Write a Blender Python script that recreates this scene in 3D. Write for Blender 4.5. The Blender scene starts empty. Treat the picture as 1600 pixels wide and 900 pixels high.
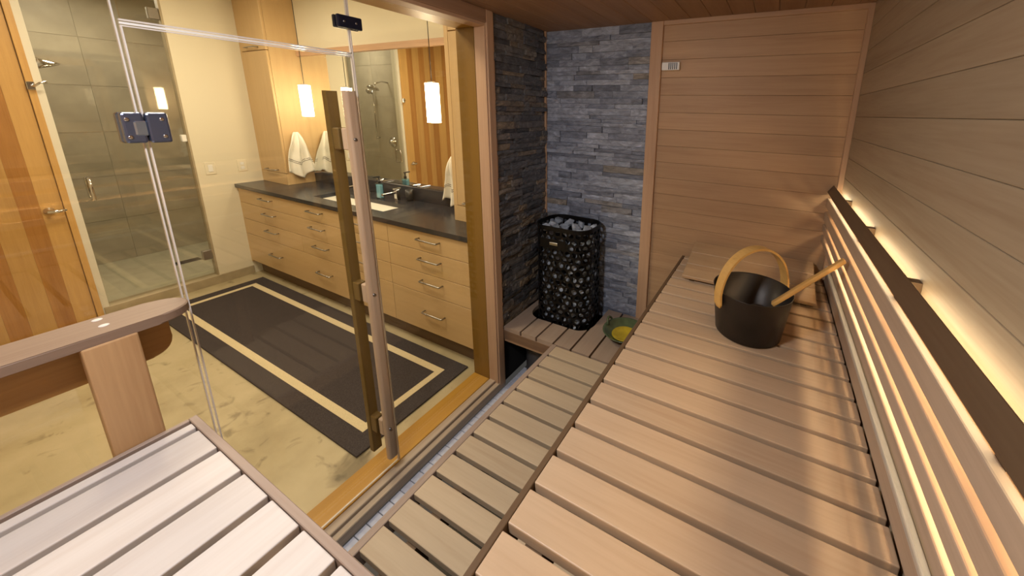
import bpy, bmesh, math, random
from mathutils import Vector, Matrix, noise
random.seed(7)
S = bpy.context.scene
COL = S.collection
PI = math.pi

# ------------------------------------------------------------------ camera
cam_d = bpy.data.cameras.new('camera')
cam = bpy.data.objects.new('camera', cam_d); COL.objects.link(cam)
cam_d.sensor_width = 36.0
cam_d.lens = 566.425 / 1600 * 36.0
cam_d.shift_x = (800 - 926.08) / 1600
cam_d.shift_y = -(450 - 302.06) / 1600
cam_d.clip_start = 0.02
RX = (0.89401159, 0.44742619, 0.02351753)
RY = (0.11958095, -0.18769354, -0.9749213)
RZ = (-0.43179123, 0.87440319, -0.22130385)
m = Matrix.Identity(4)
for i in range(3):
    m[i][0] = RX[i]; m[i][1] = -RY[i]; m[i][2] = -RZ[i]
m[0][3], m[1][3], m[2][3] = 0.0, 0.0, 1.722
cam.matrix_world = m
S.camera = cam

# ------------------------------------------------------------------ world, lights, exposure
w = bpy.data.worlds.new('world'); S.world = w; w.use_nodes = True
w.node_tree.nodes['Background'].inputs[0].default_value = (1, 0.95, 0.88, 1)
w.node_tree.nodes['Background'].inputs[1].default_value = 0.05
S.view_settings.view_transform = 'Standard'
S.view_settings.look = 'None'
S.view_settings.exposure = 0.0
S.view_settings.gamma = 1.0
S.view_settings.use_curve_mapping = False

def area(name, loc, target, size, power, color, sizey=None):
    l = bpy.data.lights.new(name, 'AREA'); l.energy = power; l.color = color
    l.shape = 'RECTANGLE' if sizey else 'DISK'; l.size = size
    if sizey: l.size_y = sizey
    o = bpy.data.objects.new(name, l); COL.objects.link(o)
    o.location = loc
    o.rotation_euler = (Vector(target) - Vector(loc)).to_track_quat('-Z', 'Y').to_euler()
    return o
area('sauna_ceiling_lamp', (-0.75, 0.0, 2.16), (-0.80, 0.55, 0.4), 0.22, 16.0, (0.98, 0.97, 1.0))
area('bathroom_fill_a', (-3.6, 0.9, 2.72), (-3.6, 0.9, 0), 0.5, 27.0, (1.0, 0.86, 0.66))  # assumed ceiling light, unseen, added for the warm bathroom ambient
area('bathroom_fill_b', (-2.2, 0.6, 2.72), (-2.2, 0.6, 0), 0.5, 27.0, (1.0, 0.86, 0.66))  # second unseen fill light added over the bathroom
area('shower_fill', (-5.4, 1.0, 2.7), (-5.4, 1.0, 0), 0.3, 12.0, (1.0, 0.90, 0.76))  # unseen light added to brighten the shower

# ------------------------------------------------------------------ materials
MATS = {}
def nmat(name):
    mt = bpy.data.materials.new(name); mt.use_nodes = True
    nt = mt.node_tree; b = nt.nodes['Principled BSDF']
    MATS[name] = mt
    return mt, nt, b
def N(nt, t, **k):
    n = nt.nodes.new(t)
    for a, v in k.items():
        setattr(n, a, v)
    return n
def ramp(nt, stops):
    r = N(nt, 'ShaderNodeValToRGB'); e = r.color_ramp.elements
    e[0].position, e[0].color = stops[0][0], (*stops[0][1], 1)
    e[1].position, e[1].color = stops[-1][0], (*stops[-1][1], 1)
    for p, c in stops[1:-1]:
        q = e.new(p); q.color = (*c, 1)
    return r
def srgb(r, g, b):
    f = lambda c: (c / 255 / 12.92) if c / 255 <= .04045 else ((c / 255 + .055) / 1.055) ** 2.4
    return (f(r), f(g), f(b))
def plain(name, col, rough=.5, metal=0, spec=.5, bump=0, bscale=60, var=0):
    mt, nt, b = nmat(name)
    b.inputs['Base Color'].default_value = (*col, 1)
    b.inputs['Roughness'].default_value = rough
    b.inputs['Metallic'].default_value = metal
    b.inputs['Specular IOR Level'].default_value = spec
    tc = N(nt, 'ShaderNodeTexCoord')
    nz = N(nt, 'ShaderNodeTexNoise'); nz.inputs['Scale'].default_value = bscale; nz.inputs['Detail'].default_value = 4
    nt.links.new(tc.outputs['Object'], nz.inputs['Vector'])
    if var:
        r = ramp(nt, [(.3, tuple(c * (1 - var) for c in col)), (.7, tuple(min(1, c * (1 + var)) for c in col))])
        nt.links.new(nz.outputs['Fac'], r.inputs[0]); nt.links.new(r.outputs[0], b.inputs['Base Color'])
    if bump:
        bp = N(nt, 'ShaderNodeBump'); bp.inputs['Strength'].default_value = bump; bp.inputs['Distance'].default_value = .002
        nt.links.new(nz.outputs['Fac'], bp.inputs['Height']); nt.links.new(bp.outputs[0], b.inputs['Normal'])
    return mt
def wood(name, col, axis='x', contrast=.16, var=.12, rough=.5, scale=1.0, spec=.35):
    mt, nt, b = nmat(name)
    tc = N(nt, 'ShaderNodeTexCoord'); oi = N(nt, 'ShaderNodeObjectInfo')
    mul = N(nt, 'ShaderNodeMath', operation='MULTIPLY'); mul.inputs[1].default_value = 37.0
    nt.links.new(oi.outputs['Random'], mul.inputs[0])
    cx = N(nt, 'ShaderNodeCombineXYZ')
    for i in range(3): nt.links.new(mul.outputs[0], cx.inputs[i])
    mp = N(nt, 'ShaderNodeMapping')
    sc = {'x': (1.2, 26, 26), 'y': (26, 1.2, 26), 'z': (26, 26, 1.2)}[axis]
    mp.inputs['Scale'].default_value = tuple(s * scale for s in sc)
    nt.links.new(tc.outputs['Object'], mp.inputs['Vector']); nt.links.new(cx.outputs[0], mp.inputs['Location'])
    n1 = N(nt, 'ShaderNodeTexNoise'); n1.inputs['Scale'].default_value = .8; n1.inputs['Detail'].default_value = 5
    n1.inputs['Distortion'].default_value = .5
    nt.links.new(mp.outputs[0], n1.inputs['Vector'])
    n2 = N(nt, 'ShaderNodeTexNoise'); n2.inputs['Scale'].default_value = 5.5; n2.inputs['Detail'].default_value = 3
    nt.links.new(mp.outputs[0], n2.inputs['Vector'])
    mx = N(nt, 'ShaderNodeMix', data_type='FLOAT'); mx.inputs[0].default_value = .35
    nt.links.new(n1.outputs['Fac'], mx.inputs[2]); nt.links.new(n2.outputs['Fac'], mx.inputs[3])
    lo = (col[0] * (1 - contrast), col[1] * (1 - contrast * 1.35), col[2] * (1 - contrast * 1.6))
    hi = (min(1, col[0] * (1 + contrast * .7)), min(1, col[1] * (1 + contrast * .85)), min(1, col[2] * (1 + contrast)))
    r = ramp(nt, [(.3, lo), (.5, col), (.68, hi)])
    nt.links.new(mx.outputs[0], r.inputs[0])
    hs = N(nt, 'ShaderNodeHueSaturation')
    mr = N(nt, 'ShaderNodeMapRange'); mr.inputs[3].default_value = 1 - var; mr.inputs[4].default_value = 1 + var
    nt.links.new(oi.outputs['Random'], mr.inputs[0]); nt.links.new(mr.outputs[0], hs.inputs['Value'])
    nt.links.new(r.outputs[0], hs.inputs['Color']); nt.links.new(hs.outputs[0], b.inputs['Base Color'])
    b.inputs['Roughness'].default_value = rough; b.inputs['Specular IOR Level'].default_value = spec
    bp = N(nt, 'ShaderNodeBump'); bp.inputs['Strength'].default_value = .12; bp.inputs['Distance'].default_value = .001
    nt.links.new(n2.outputs['Fac'], bp.inputs['Height']); nt.links.new(bp.outputs[0], b.inputs['Normal'])
    return mt
def slate(name, cols, rough=.5, spec=.5):
    mt, nt, b = nmat(name)
    tc = N(nt, 'ShaderNodeTexCoord'); oi = N(nt, 'ShaderNodeObjectInfo'); geo = N(nt, 'ShaderNodeNewGeometry')
    mul = N(nt, 'ShaderNodeMath', operation='MULTIPLY'); mul.inputs[1].default_value = 53.0
    nt.links.new(oi.outputs['Random'], mul.inputs[0])
    add = N(nt, 'ShaderNodeVectorMath', operation='ADD')
    nt.links.new(geo.outputs['Position'], add.inputs[0]); nt.links.new(mul.outputs[0], add.inputs[1])
    mp = N(nt, 'ShaderNodeMapping'); mp.inputs['Scale'].default_value = (1, 1, 2.2)
    nt.links.new(add.outputs[0], mp.inputs['Vector'])
    n1 = N(nt, 'ShaderNodeTexNoise'); n1.inputs['Scale'].default_value = 14; n1.inputs['Detail'].default_value = 8
    n1.inputs['Roughness'].default_value = .68; n1.inputs['Distortion'].default_value = .8
    nt.links.new(mp.outputs[0], n1.inputs['Vector'])
    r = ramp(nt, cols)
    nt.links.new(oi.outputs['Random'], r.inputs[0])
    r2 = ramp(nt, [(.3, (.45, .45, .45)), (.55, (1, 1, 1)), (.75, (1.7, 1.7, 1.7))])
    nt.links.new(n1.outputs['Fac'], r2.inputs[0])
    mx = N(nt, 'ShaderNodeMix', data_type='RGBA', blend_type='MULTIPLY'); mx.inputs[0].default_value = 1
    nt.links.new(r.outputs[0], mx.inputs[6]); nt.links.new(r2.outputs[0], mx.inputs[7])
    nt.links.new(mx.outputs[2], b.inputs['Base Color'])
    b.inputs['Roughness'].default_value = rough; b.inputs['Specular IOR Level'].default_value = spec
    n2 = N(nt, 'ShaderNodeTexNoise'); n2.inputs['Scale'].default_value = 70; n2.inputs['Detail'].default_value = 6
    nt.links.new(mp.outputs[0], n2.inputs['Vector'])
    ad = N(nt, 'ShaderNodeMath', operation='ADD')
    nt.links.new(n1.outputs['Fac'], ad.inputs[0]); nt.links.new(n2.outputs['Fac'], ad.inputs[1])
    bp = N(nt, 'ShaderNodeBump'); bp.inputs['Strength'].default_value = .55; bp.inputs['Distance'].default_value = .006
    nt.links.new(ad.outputs[0], bp.inputs['Height']); nt.links.new(bp.outputs[0], b.inputs['Normal'])
    return mt
def glass(name, tint, refl=1.0, rough=0.0, base=.0):
    mt = bpy.data.materials.new(name); mt.use_nodes = True; nt = mt.node_tree; nt.nodes.clear(); MATS[name] = mt
    out = N(nt, 'ShaderNodeOutputMaterial'); mx = N(nt, 'ShaderNodeMixShader')
    tr = N(nt, 'ShaderNodeBsdfTransparent'); tr.inputs[0].default_value = (*tint, 1)
    gl = N(nt, 'ShaderNodeBsdfGlossy'); gl.inputs['Roughness'].default_value = rough
    gl.inputs[0].default_value = (.95, .95, .95, 1)
    fr = N(nt, 'ShaderNodeLayerWeight'); fr.inputs['Blend'].default_value = .5
    pw = N(nt, 'ShaderNodeMath', operation='POWER'); pw.inputs[1].default_value = 5.0
    nt.links.new(fr.outputs['Facing'], pw.inputs[0])
    ma = N(nt, 'ShaderNodeMath', operation='MULTIPLY_ADD'); ma.inputs[1].default_value = .9 * refl; ma.inputs[2].default_value = .035 + base
    nt.links.new(pw.outputs[0], ma.inputs[0]); nt.links.new(ma.outputs[0], mx.inputs[0])
    nt.links.new(tr.outputs[0], mx.inputs[1]); nt.links.new(gl.outputs[0], mx.inputs[2]); nt.links.new(mx.outputs[0], out.inputs[0])
    return mt
def emis(name, col, strength):
    mt, nt, b = nmat(name)
    b.inputs['Base Color'].default_value = (*col, 1)
    b.inputs['Emission Color'].default_value = (*col, 1); b.inputs['Emission Strength'].default_value = strength
    return mt

CEDAR = (.48, .305, .17)
M = {}
for ax in 'xyz':
    M['cedar_' + ax] = wood('cedar_' + ax, CEDAR, ax, .14, .09)
    M['bench_' + ax] = wood('bench_' + ax, (.55, .395, .255), ax, .10, .05, .45)
    M['pale_' + ax] = wood('pale_' + ax, (.63, .575, .535), ax, .07, .03, .5)  # bench wood paled to carry the bright light on the corner bench
    M['dark_' + ax] = wood('dark_' + ax, (.14, .085, .045), ax, .15, .05)
    M['trim_' + ax] = wood('trim_' + ax, (.52, .33, .20), ax, .12, .05)
    M['amber_' + ax] = wood('amber_' + ax, (.42, .22, .028), ax, .12, .05, .4)  # outer frame wood, warm bathroom light tinted into its colour
    M['greyed_' + ax] = wood('greyed_' + ax, (.36, .27, .215), ax, .15, .04)
    M['maple_' + ax] = wood('maple_' + ax, (.58, .40, .20), ax, .06, .03, .35)
    M['rail_' + ax] = wood('rail_' + ax, (.235, .155, .105), ax, .15, .04)
M['ceil_y'] = wood('ceil_y', (.32, .19, .11), 'y', .16, .08)
M['rwall_y'] = wood('rwall_y', (.37, .28, .18), 'y', .16, .06)
M['amberd_z'] = wood('amberd_z', (.20, .105, .012), 'z', .12, .05, .4)  # outer jamb, same warm light put into a deeper amber
M['sill_y'] = wood('sill_y', (.47, .37, .27), 'y', .2, .05)
M['handle_pink'] = wood('handle_pink', (.53, .375, .24), 'z', .18, .02)
M['handle_olive'] = wood('handle_olive', (.15, .09, .02), 'z', .12, .02)
M['bent'] = wood('bent', (.68, .40, .12), 'x', .15, .02, .35)
M['door_light'] = wood('door_light', (.56, .33, .11), 'z', .12, .12, .35)
M['door_dark'] = wood('door_dark', (.36, .17, .045), 'z', .2, .15, .35)
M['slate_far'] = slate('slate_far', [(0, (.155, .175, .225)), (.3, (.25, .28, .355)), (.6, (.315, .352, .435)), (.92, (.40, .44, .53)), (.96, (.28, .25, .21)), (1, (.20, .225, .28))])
M['slate_side_shaded'] = slate('slate_side_shaded', [(0, (.065, .064, .066)), (.4, (.115, .115, .122)), (.7, (.16, .152, .145)), (.9, (.24, .185, .12)), (1, (.10, .10, .11))], .26, 1.0)  # side-wall slate, colour darkened to stand in for grazing light
M['rock'] = slate('rock', [(0, (.24, .28, .33)), (.5, (.36, .41, .48)), (1, (.50, .55, .62))], .6)
M['black_metal'] = plain('black_metal', (.012, .011, .010), .45, .6, .5)
M['dark_void'] = plain('dark_void', (.01, .01, .01), .9)
M['bucket'] = plain('bucket', (.05, .044, .040), .36, .75, .5, .1, 200)
M['chrome'] = plain('chrome', (.75, .75, .77), .12, 1)
M['steel'] = plain('steel', (.40, .39, .38), .3, 1)
M['hinge_blue'] = plain('hinge_blue', (.17, .20, .31), .22, .85)
M['hinge_lite'] = plain('hinge_lite', (.42, .50, .62), .2, .9)
M['clip_dark'] = plain('clip_dark', (.022, .024, .045), .3, .5)
M['cream'] = plain('cream', (.76, .70, .54), .85, 0, .2, .05, 200)
M['white_paint'] = plain('white_paint', (.74, .70, .58), .6)
M['white_plastic'] = plain('white_plastic', (.85, .84, .80), .4)
M['ivory_plastic'] = plain('ivory_plastic', (.78, .72, .56), .4)
M['black_plastic'] = plain('black_plastic', (.02, .02, .02), .4)
M['counter'] = plain('counter', (.030, .030, .036), .24, 0, .45, 0, 300, .35)
M['porcelain'] = plain('porcelain', (.86, .84, .76), .12)
M['tile_white'] = plain('tile_white', (.68, .71, .80), .35, 0, .5, 0, 40, .1)
M['grout'] = plain('grout', (.10, .095, .09), .9)
M['shower_tile'] = plain('shower_tile', (.47, .43, .35), .4, 0, .4, 0, 5, .12)
M['shower_floor'] = plain('shower_floor', (.55, .53, .42), .5, 0, .4, 0, 12, .08)
M['stone_base'] = plain('stone_base', (.40, .33, .21), .5, 0, .4, 0, 9, .15)
M['towel'] = plain('towel', (.80, .77, .68), .95, 0, .1, .4, 350)
M['towel_line'] = plain('towel_line', (.08, .06, .05), .95, 0, .1)
M['mirror'] = plain('mirror', (.92, .93, .90), .01, 1)
M['lamp'] = emis('lamp', (1.0, .82, .56), 30.0)
M['led'] = emis('led', (1.0, .70, .36), 20.0)
M['led_low'] = emis('led_low', (1.0, .76, .46), 30.0)
M['led_top'] = emis('led_top', (1.0, .88, .60), 14.0)
M['profile'] = plain('profile', (.62, .60, .54), .35, .3)
M['glass'] = glass('glass', (.985, .975, .93), 1.0)
M['glass_edge'] = plain('glass_edge', (.82, .76, .70), .12, .2, .8)
M['seal'] = plain('seal', (.80, .78, .74), .12, 0, .8)
M['shower_glass'] = glass('shower_glass', (.93, .92, .87), .8, .03, .02)
M['soap_glass'] = glass('soap_glass', (.62, .80, .86), 1.0, .02, .08)
M['soap_liquid'] = plain('soap_liquid', (.45, .62, .68), .15)
M['bowl_green'] = plain('bowl_green', (.09, .12, .06), .15, 0, .6, 0, 20, .3)
M['bowl_yellow'] = plain('bowl_yellow', (.55, .40, .02), .2, 0, .6, 0, 18, .2)
M['grey_duct'] = plain('grey_duct', (.10, .10, .105), .5, .3)
M['rug_dark'] = plain('rug_dark', (.062, .052, .052), .98, 0, .05, .5, 260, .35)
M['rug_cream'] = plain('rug_cream', (.66, .56, .36), .98, 0, .05, .4, 260, .1)
M['bath_ceiling'] = plain('bath_ceiling', (.74, .68, .54), .9)

def floor_mat():
    mt, nt, b = nmat('stone_floor')
    tc = N(nt, 'ShaderNodeTexCoord')
    n1 = N(nt, 'ShaderNodeTexNoise'); n1.inputs['Scale'].default_value = 2.4; n1.inputs['Detail'].default_value = 8; n1.inputs['Roughness'].default_value = .6
    n2 = N(nt, 'ShaderNodeTexNoise'); n2.inputs['Scale'].default_value = 7; n2.inputs['Detail'].default_value = 9; n2.inputs['Distortion'].default_value = 1.2
    nt.links.new(tc.outputs['Object'], n1.inputs['Vector']); nt.links.new(tc.outputs['Object'], n2.inputs['Vector'])
    r1 = ramp(nt, [(.3, (.35, .285, .165)), (.5, (.46, .385, .235)), (.75, (.55, .465, .30))])
    nt.links.new(n1.outputs['Fac'], r1.inputs[0])
    r2 = ramp(nt, [(.30, (.42, .40, .36)), (.40, (1, 1, 1)), (1, (1, 1, 1))])
    nt.links.new(n2.outputs['Fac'], r2.inputs[0])
    mx = N(nt, 'ShaderNodeMix', data_type='RGBA', blend_type='MULTIPLY'); mx.inputs[0].default_value = .7
    nt.links.new(r1.outputs[0], mx.inputs[6]); nt.links.new(r2.outputs[0], mx.inputs[7])
    # worn stain in front of the threshold
    vd = N(nt, 'ShaderNodeVectorMath', operation='DISTANCE'); vd.inputs[1].default_value = (1.52, .36, .03)
    nt.links.new(tc.outputs['Object'], vd.inputs[0])
    sub = N(nt, 'ShaderNodeMath', operation='MULTIPLY_ADD'); sub.inputs[1].default_value = .35; nt.links.new(n2.outputs['Fac'], sub.inputs[0]); nt.links.new(vd.outputs['Value'], sub.inputs[2])
    r3 = ramp(nt, [(.20, (.45, .43, .40)), (.30, (1, 1, 1))]); nt.links.new(sub.outputs[0], r3.inputs[0])
    mx2 = N(nt, 'ShaderNodeMix', data_type='RGBA', blend_type='MULTIPLY'); mx2.inputs[0].default_value = 1
    nt.links.new(mx.outputs[2], mx2.inputs[6]); nt.links.new(r3.outputs[0], mx2.inputs[7])
    nt.links.new(mx2.outputs[2], b.inputs['Base Color']); b.inputs['Roughness'].default_value = .42
    bp = N(nt, 'ShaderNodeBump'); bp.inputs['Strength'].default_value = .15; bp.inputs['Distance'].default_value = .003
    nt.links.new(n2.outputs['Fac'], bp.inputs['Height']); nt.links.new(bp.outputs[0], b.inputs['Normal'])
    return mt
M['stone_floor'] = floor_mat()

# ------------------------------------------------------------------ mesh helpers
CACHE = {}
def wl(o):
    v = Vector(o.location)
    while o.parent: o = o.parent; v += Vector(o.location)
    return v
def tag(o, label=None, cat=None, group=None, kind=None):
    if label: o['label'] = label
    if cat: o['category'] = cat
    if group: o['group'] = group
    if kind: o['kind'] = kind
    return o
def obj(name, me, parent=None, loc=(0, 0, 0)):
    o = bpy.data.objects.new(name, me); COL.objects.link(o)
    if parent is not None:
        o.parent = parent; o.location = Vector(loc) - wl(parent)
    else: o.location = loc
    return o
def thing(name, label, cat, loc=(0, 0, 0), group=None):
    o = bpy.data.objects.new(name, None); COL.objects.link(o); o.location = loc
    o.empty_display_size = .05
    return tag(o, label, cat, group)
def mesh_from(name, verts, faces, mat, smooth=False):
    me = bpy.data.meshes.new(name); me.from_pydata([tuple(v) for v in verts], [], faces); me.materials.append(M[mat])
    if smooth:
        me.polygons.foreach_set('use_smooth', [True] * len(me.polygons))
    me.update(); return me
def bmesh_done(bm, name, mat, smooth=False):
    bmesh.ops.recalc_face_normals(bm, faces=bm.faces)
    me = bpy.data.meshes.new(name); bm.to_mesh(me); bm.free(); me.materials.append(M[mat])
    if smooth: me.polygons.foreach_set('use_smooth', [True] * len(me.polygons))
    me.update(); return me
def box_me(sx, sy, sz, mat, bev=0.0, seg=1):
    key = (round(sx, 4), round(sy, 4), round(sz, 4), mat, bev, seg)
    if key in CACHE: return CACHE[key]
    bm = bmesh.new(); bmesh.ops.create_cube(bm, size=1)
    bmesh.ops.scale(bm, verts=bm.verts, vec=(sx, sy, sz))
    if bev: bmesh.ops.bevel(bm, geom=list(bm.edges), offset=bev, segments=seg, affect='EDGES', profile=.5)
    CACHE[key] = bmesh_done(bm, 'box_mesh', mat); return CACHE[key]
def box(name, x0, x1, y0, y1, z0, z1, mat, parent=None, bev=0.0, seg=1):
    return obj(name, box_me(x1 - x0, y1 - y0, z1 - z0, mat, bev, seg), parent, ((x0 + x1) / 2, (y0 + y1) / 2, (z0 + z1) / 2))
def lathe_me(prof, mat, n=32, smooth=True):
    vs, fs = [], []
    for r, z in prof:
        for i in range(n):
            a = 2 * PI * i / n; vs.append((r * math.cos(a), r * math.sin(a), z))
    for k in range(len(prof) - 1):
        for i in range(n):
            j = (i + 1) % n; fs.append((k * n + i, k * n + j, (k + 1) * n + j, (k + 1) * n + i))
    fs.append(tuple(range(n))[::-1]); fs.append(tuple((len(prof) - 1) * n + i for i in range(n)))
    me = mesh_from('lathe_mesh', vs, fs, mat, smooth)
    return me
def tube_me(path, rad, mat, n=10, smooth=True, sx=1.0):
    path = [Vector(p) for p in path]; vs, fs = [], []
    rads = rad if isinstance(rad, (list, tuple)) else [rad] * len(path)
    up = Vector((0, 0, 1)); prev = None
    for k, p in enumerate(path):
        t = (path[min(k + 1, len(path) - 1)] - path[max(k - 1, 0)]).normalized()
        a = prev if prev is not None else (up if abs(t.dot(up)) < .9 else Vector((1, 0, 0)))
        b1 = (a - t * a.dot(t)).normalized(); prev = b1; b2 = t.cross(b1)
        for i in range(n):
            an = 2 * PI * i / n; vs.append(p + b1 * math.cos(an) * rads[k] * sx + b2 * math.sin(an) * rads[k])
    for k in range(len(path) - 1):
        for i in range(n):
            j = (i + 1) % n; fs.append((k * n + i, k * n + j, (k + 1) * n + j, (k + 1) * n + i))
    fs.append(tuple(range(n))[::-1]); fs.append(tuple((len(path) - 1) * n + i for i in range(n)))
    return mesh_from('tube_mesh', vs, fs, mat, smooth)
def prism_me(poly, d0, d1, mat, axis='z', bev=0):
    """poly of 2D points extruded along axis ('z': xy poly, 'y': xz poly, 'x': yz poly)"""
    bm = bmesh.new()
    def P(p, d): return {'z': (p[0], p[1], d), 'y': (p[0], d, p[1]), 'x': (d, p[0], p[1])}[axis]
    a = [bm.verts.new(P(p, d0)) for p in poly]; b = [bm.verts.new(P(p, d1)) for p in poly]
    n = len(poly); bm.faces.new(a); bm.faces.new(b[::-1])
    for i in range(n): bm.faces.new((a[i], b[i], b[(i + 1) % n], a[(i + 1) % n]))
    if bev: bmesh.ops.bevel(bm, geom=list(bm.edges), offset=bev, segments=1, affect='EDGES')
    return bmesh_done(bm, 'prism_mesh', mat)
def band_me(path, half_w, th, wdir, mat):
    """flat strip following a path; wdir = width direction"""
    path = [Vector(p) for p in path]; wd = Vector(wdir).normalized(); vs, fs = [], []
    for k, p in enumerate(path):
        t = (path[min(k + 1, len(path) - 1)] - path[max(k - 1, 0)]).normalized(); nn = t.cross(wd).normalized()
        hw = half_w if isinstance(half_w, float) else half_w[k]
        vs += [p + wd * hw + nn * th / 2, p - wd * hw + nn * th / 2, p - wd * hw - nn * th / 2, p + wd * hw - nn * th / 2]
    for k in range(len(path) - 1):
        for i in range(4):
            j = (i + 1) % 4; fs.append((4 * k + i, 4 * k + j, 4 * k + 4 + j, 4 * k + 4 + i))
    fs.append((0, 1, 2, 3)); e = 4 * (len(path) - 1); fs.append((e + 3, e + 2, e + 1, e))
    return mesh_from('band_mesh', vs, fs, mat)
def struct(o, label=None): return tag(o, label, None, None, 'structure')

# ================================================================== SAUNA SHELL
XR, YF, XS, ZC = .314, 2.05, -1.368, 2.20      # right wall, far wall, slate face, ceiling
YN = -.55                                       # wall behind the camera
GX = -1.43                                      # glass plane
PITCH = .0934
SEAM0 = 1.724
far = struct(box('wall_far', -.672, XR + .12, YF + .012, YF + .10, 0, ZC + .1, 'dark_x'))
z = SEAM0 - PITCH * 18
while z < ZC:
    z1 = min(z + PITCH, ZC + .02)
    if z1 > .1:
        box('plank', -.61, XR, YF, YF + .016, z + .0004, z1 - .0004, 'cedar_x', far, .0011)
    z += PITCH
right = struct(box('wall_right', XR + .014, XR + .12, YN - .1, YF + .1, 0, ZC + .1, 'dark_y'))
z = SEAM0 - PITCH * 18
while z < ZC:
    z1 = min(z + PITCH, ZC + .02)
    if z1 > .1:
        box('plank', XR, XR + .018, YN, YF + .01, z + .0004, z1 - .0004, 'rwall_y', right, .0012)
    z += PITCH
near = struct(box('wall_near', GX, XR + .1, YN - .1, YN - .016, 0, ZC + .1, 'dark_x'))
z = SEAM0 - PITCH * 18
while z < ZC:
    box('plank', GX, XR, YN - .016, YN, z + .0012, min(z + PITCH, ZC + .02) - .0012, 'cedar_x', near, .0018)
    z += PITCH
ceil = struct(box('ceiling_sauna', -1.56, XR + .1, YN - .1, YF + .1, ZC + .016, ZC + .08, 'dark_y'))
x = .255 - .1025 * 16
while x < XR:
    a, b = max(x, -1.37), min(x + .1025, XR + .02)
    if b > a + .01:
        box('plank', a + .0006, b - .0006, YN, YF + .01, ZC, ZC + .016, 'ceil_y', ceil, .002)
    x += .1025

# slate cladding, stone by stone
def stone_unit(seed, mat):
    rnd = random.Random(seed); vs, fs = [], []
    nx, nz = 4, 2
    for i in range(nx + 1):
        for k in range(nz + 1):
            e = (i in (0, nx)) or (k in (0, nz))
            vs.append((i / nx - .5, -(1.0 - (rnd.uniform(.05, .3) if e else rnd.uniform(0, .22))), k / nz - .5))
    id_ = lambda i, k: i * (nz + 1) + k
    for i in range(nx):
        for k in range(nz): fs.append((id_(i, k), id_(i + 1, k), id_(i + 1, k + 1), id_(i, k + 1)))
    rim = [id_(i, 0) for i in range(nx + 1)] + [id_(nx, k) for k in range(1, nz + 1)] + [id_(i, nz) for i in range(nx - 1, -1, -1)] + [id_(0, k) for k in range(nz - 1, 0, -1)]
    base = len(vs)
    for r in rim: vs.append((vs[r][0], 0, vs[r][2]))
    n = len(rim)
    for i in range(n): fs.append((rim[i], base + i, base + (i + 1) % n, rim[(i + 1) % n]))
    return mesh_from('stone_mesh', vs, fs, mat)
def cladding(parent, units, u0, u1, z0, z1, place, rnd, lmin, lmax):
    z = z0
    while z < z1 - .004:
        h = rnd.uniform(.021, .043)
        if z + h > z1 - .018: h = z1 - z
        u = u0 - rnd.uniform(0, .08)
        while u < u1 - .001:
            L = rnd.uniform(lmin, lmax); a, b = max(u, u0), min(u + L, u1)
            if u1 - b < .03: b = u1; L = b - u
            if b - a > .01:
                o = obj('stone', rnd.choice(units), parent)
                place(o, (a + b) / 2, z + h / 2, b - a - .0012, h - .0012, rnd.choice([.010, .014, .018, .022, .026]))
            u += L
        z += h
U1 = [stone_unit(i, 'slate_far') for i in range(9)]; U2 = [stone_unit(50 + i, 'slate_side_shaded') for i in range(9)]
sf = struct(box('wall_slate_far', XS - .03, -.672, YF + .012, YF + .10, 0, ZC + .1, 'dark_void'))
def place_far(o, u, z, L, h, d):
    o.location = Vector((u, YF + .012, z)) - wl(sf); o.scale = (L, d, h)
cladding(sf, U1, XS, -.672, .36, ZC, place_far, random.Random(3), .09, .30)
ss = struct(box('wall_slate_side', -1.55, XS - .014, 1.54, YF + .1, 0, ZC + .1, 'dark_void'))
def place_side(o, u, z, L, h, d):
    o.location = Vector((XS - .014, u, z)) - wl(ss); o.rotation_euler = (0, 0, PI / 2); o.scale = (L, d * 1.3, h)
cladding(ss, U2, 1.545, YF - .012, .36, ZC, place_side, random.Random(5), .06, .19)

# trims
struct(box('trim_1', -.672, -.606, YF - .018, YF + .012, .36, ZC, 'trim_z', None, .002))
struct(box('trim_2', XR - .022, XR + .001, YF - .02, YF + .002, .92, ZC, 'trim_z', None, .002))
struct(box('trim_3', -.606, XR - .02, YF - .014, YF + .002, ZC - .022, ZC + .002, 'trim_x', None, .002))
struct(box('trim_4', XS - .004, XS + .010, YF - .016, YF - .006, .42, ZC, 'trim_z', None, .001))

# door frame (jamb, header, sill)
jamb = struct(box('trim_5', GX, -1.36, 1.49, 1.56, 0, ZC, 'trim_z', None, .002), 'pale cedar jamb between the glass wall and the slate')
box('casing', -1.362, -1.35, 1.497, 1.545, .03, ZC, 'trim_z', jamb, .003)
box('outer_jamb', -1.56, GX - .004, 1.493, 1.56, 0, 2.15, 'amberd_z', jamb, .002)
head = struct(box('trim_6', GX, -1.36, YN, 1.49, 2.122, ZC, 'trim_y', None, .002))
box('casing', -1.362, -1.35, YN, 1.497, 2.137, ZC, 'ceil_y', head, .003)
box('outer_header', -1.56, GX - .004, YN, 1.493, 2.125, 2.22, 'amber_y', head, .002)
sill = struct(box('trim_7', GX + .002, -1.385, YN, 1.497, 0, .063, 'sill_y', None, .003))
box('sill_step', -1.384, -1.352, YN, 1.545, 0, .05, 'sill_y', sill, .003)
box('outer_sill', -1.56, GX - .004, YN, 1.493, 0, .058, 'amber_y', sill, .003)

# sauna floor with tiles
fl = struct(box('floor_sauna', -1.352, XR + .05, YN, YF + .05, -.06, -.006, 'grout'))
tm = box_me(.049, .049, .008, 'tile_white', .0015)
for i in range(1):
    for j in range(44):
        yy = YN + .03 + j * .052
        if yy > 1.8: continue
        obj('tile', tm, fl, (-1.325 + i * .052, yy, -.004))

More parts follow.
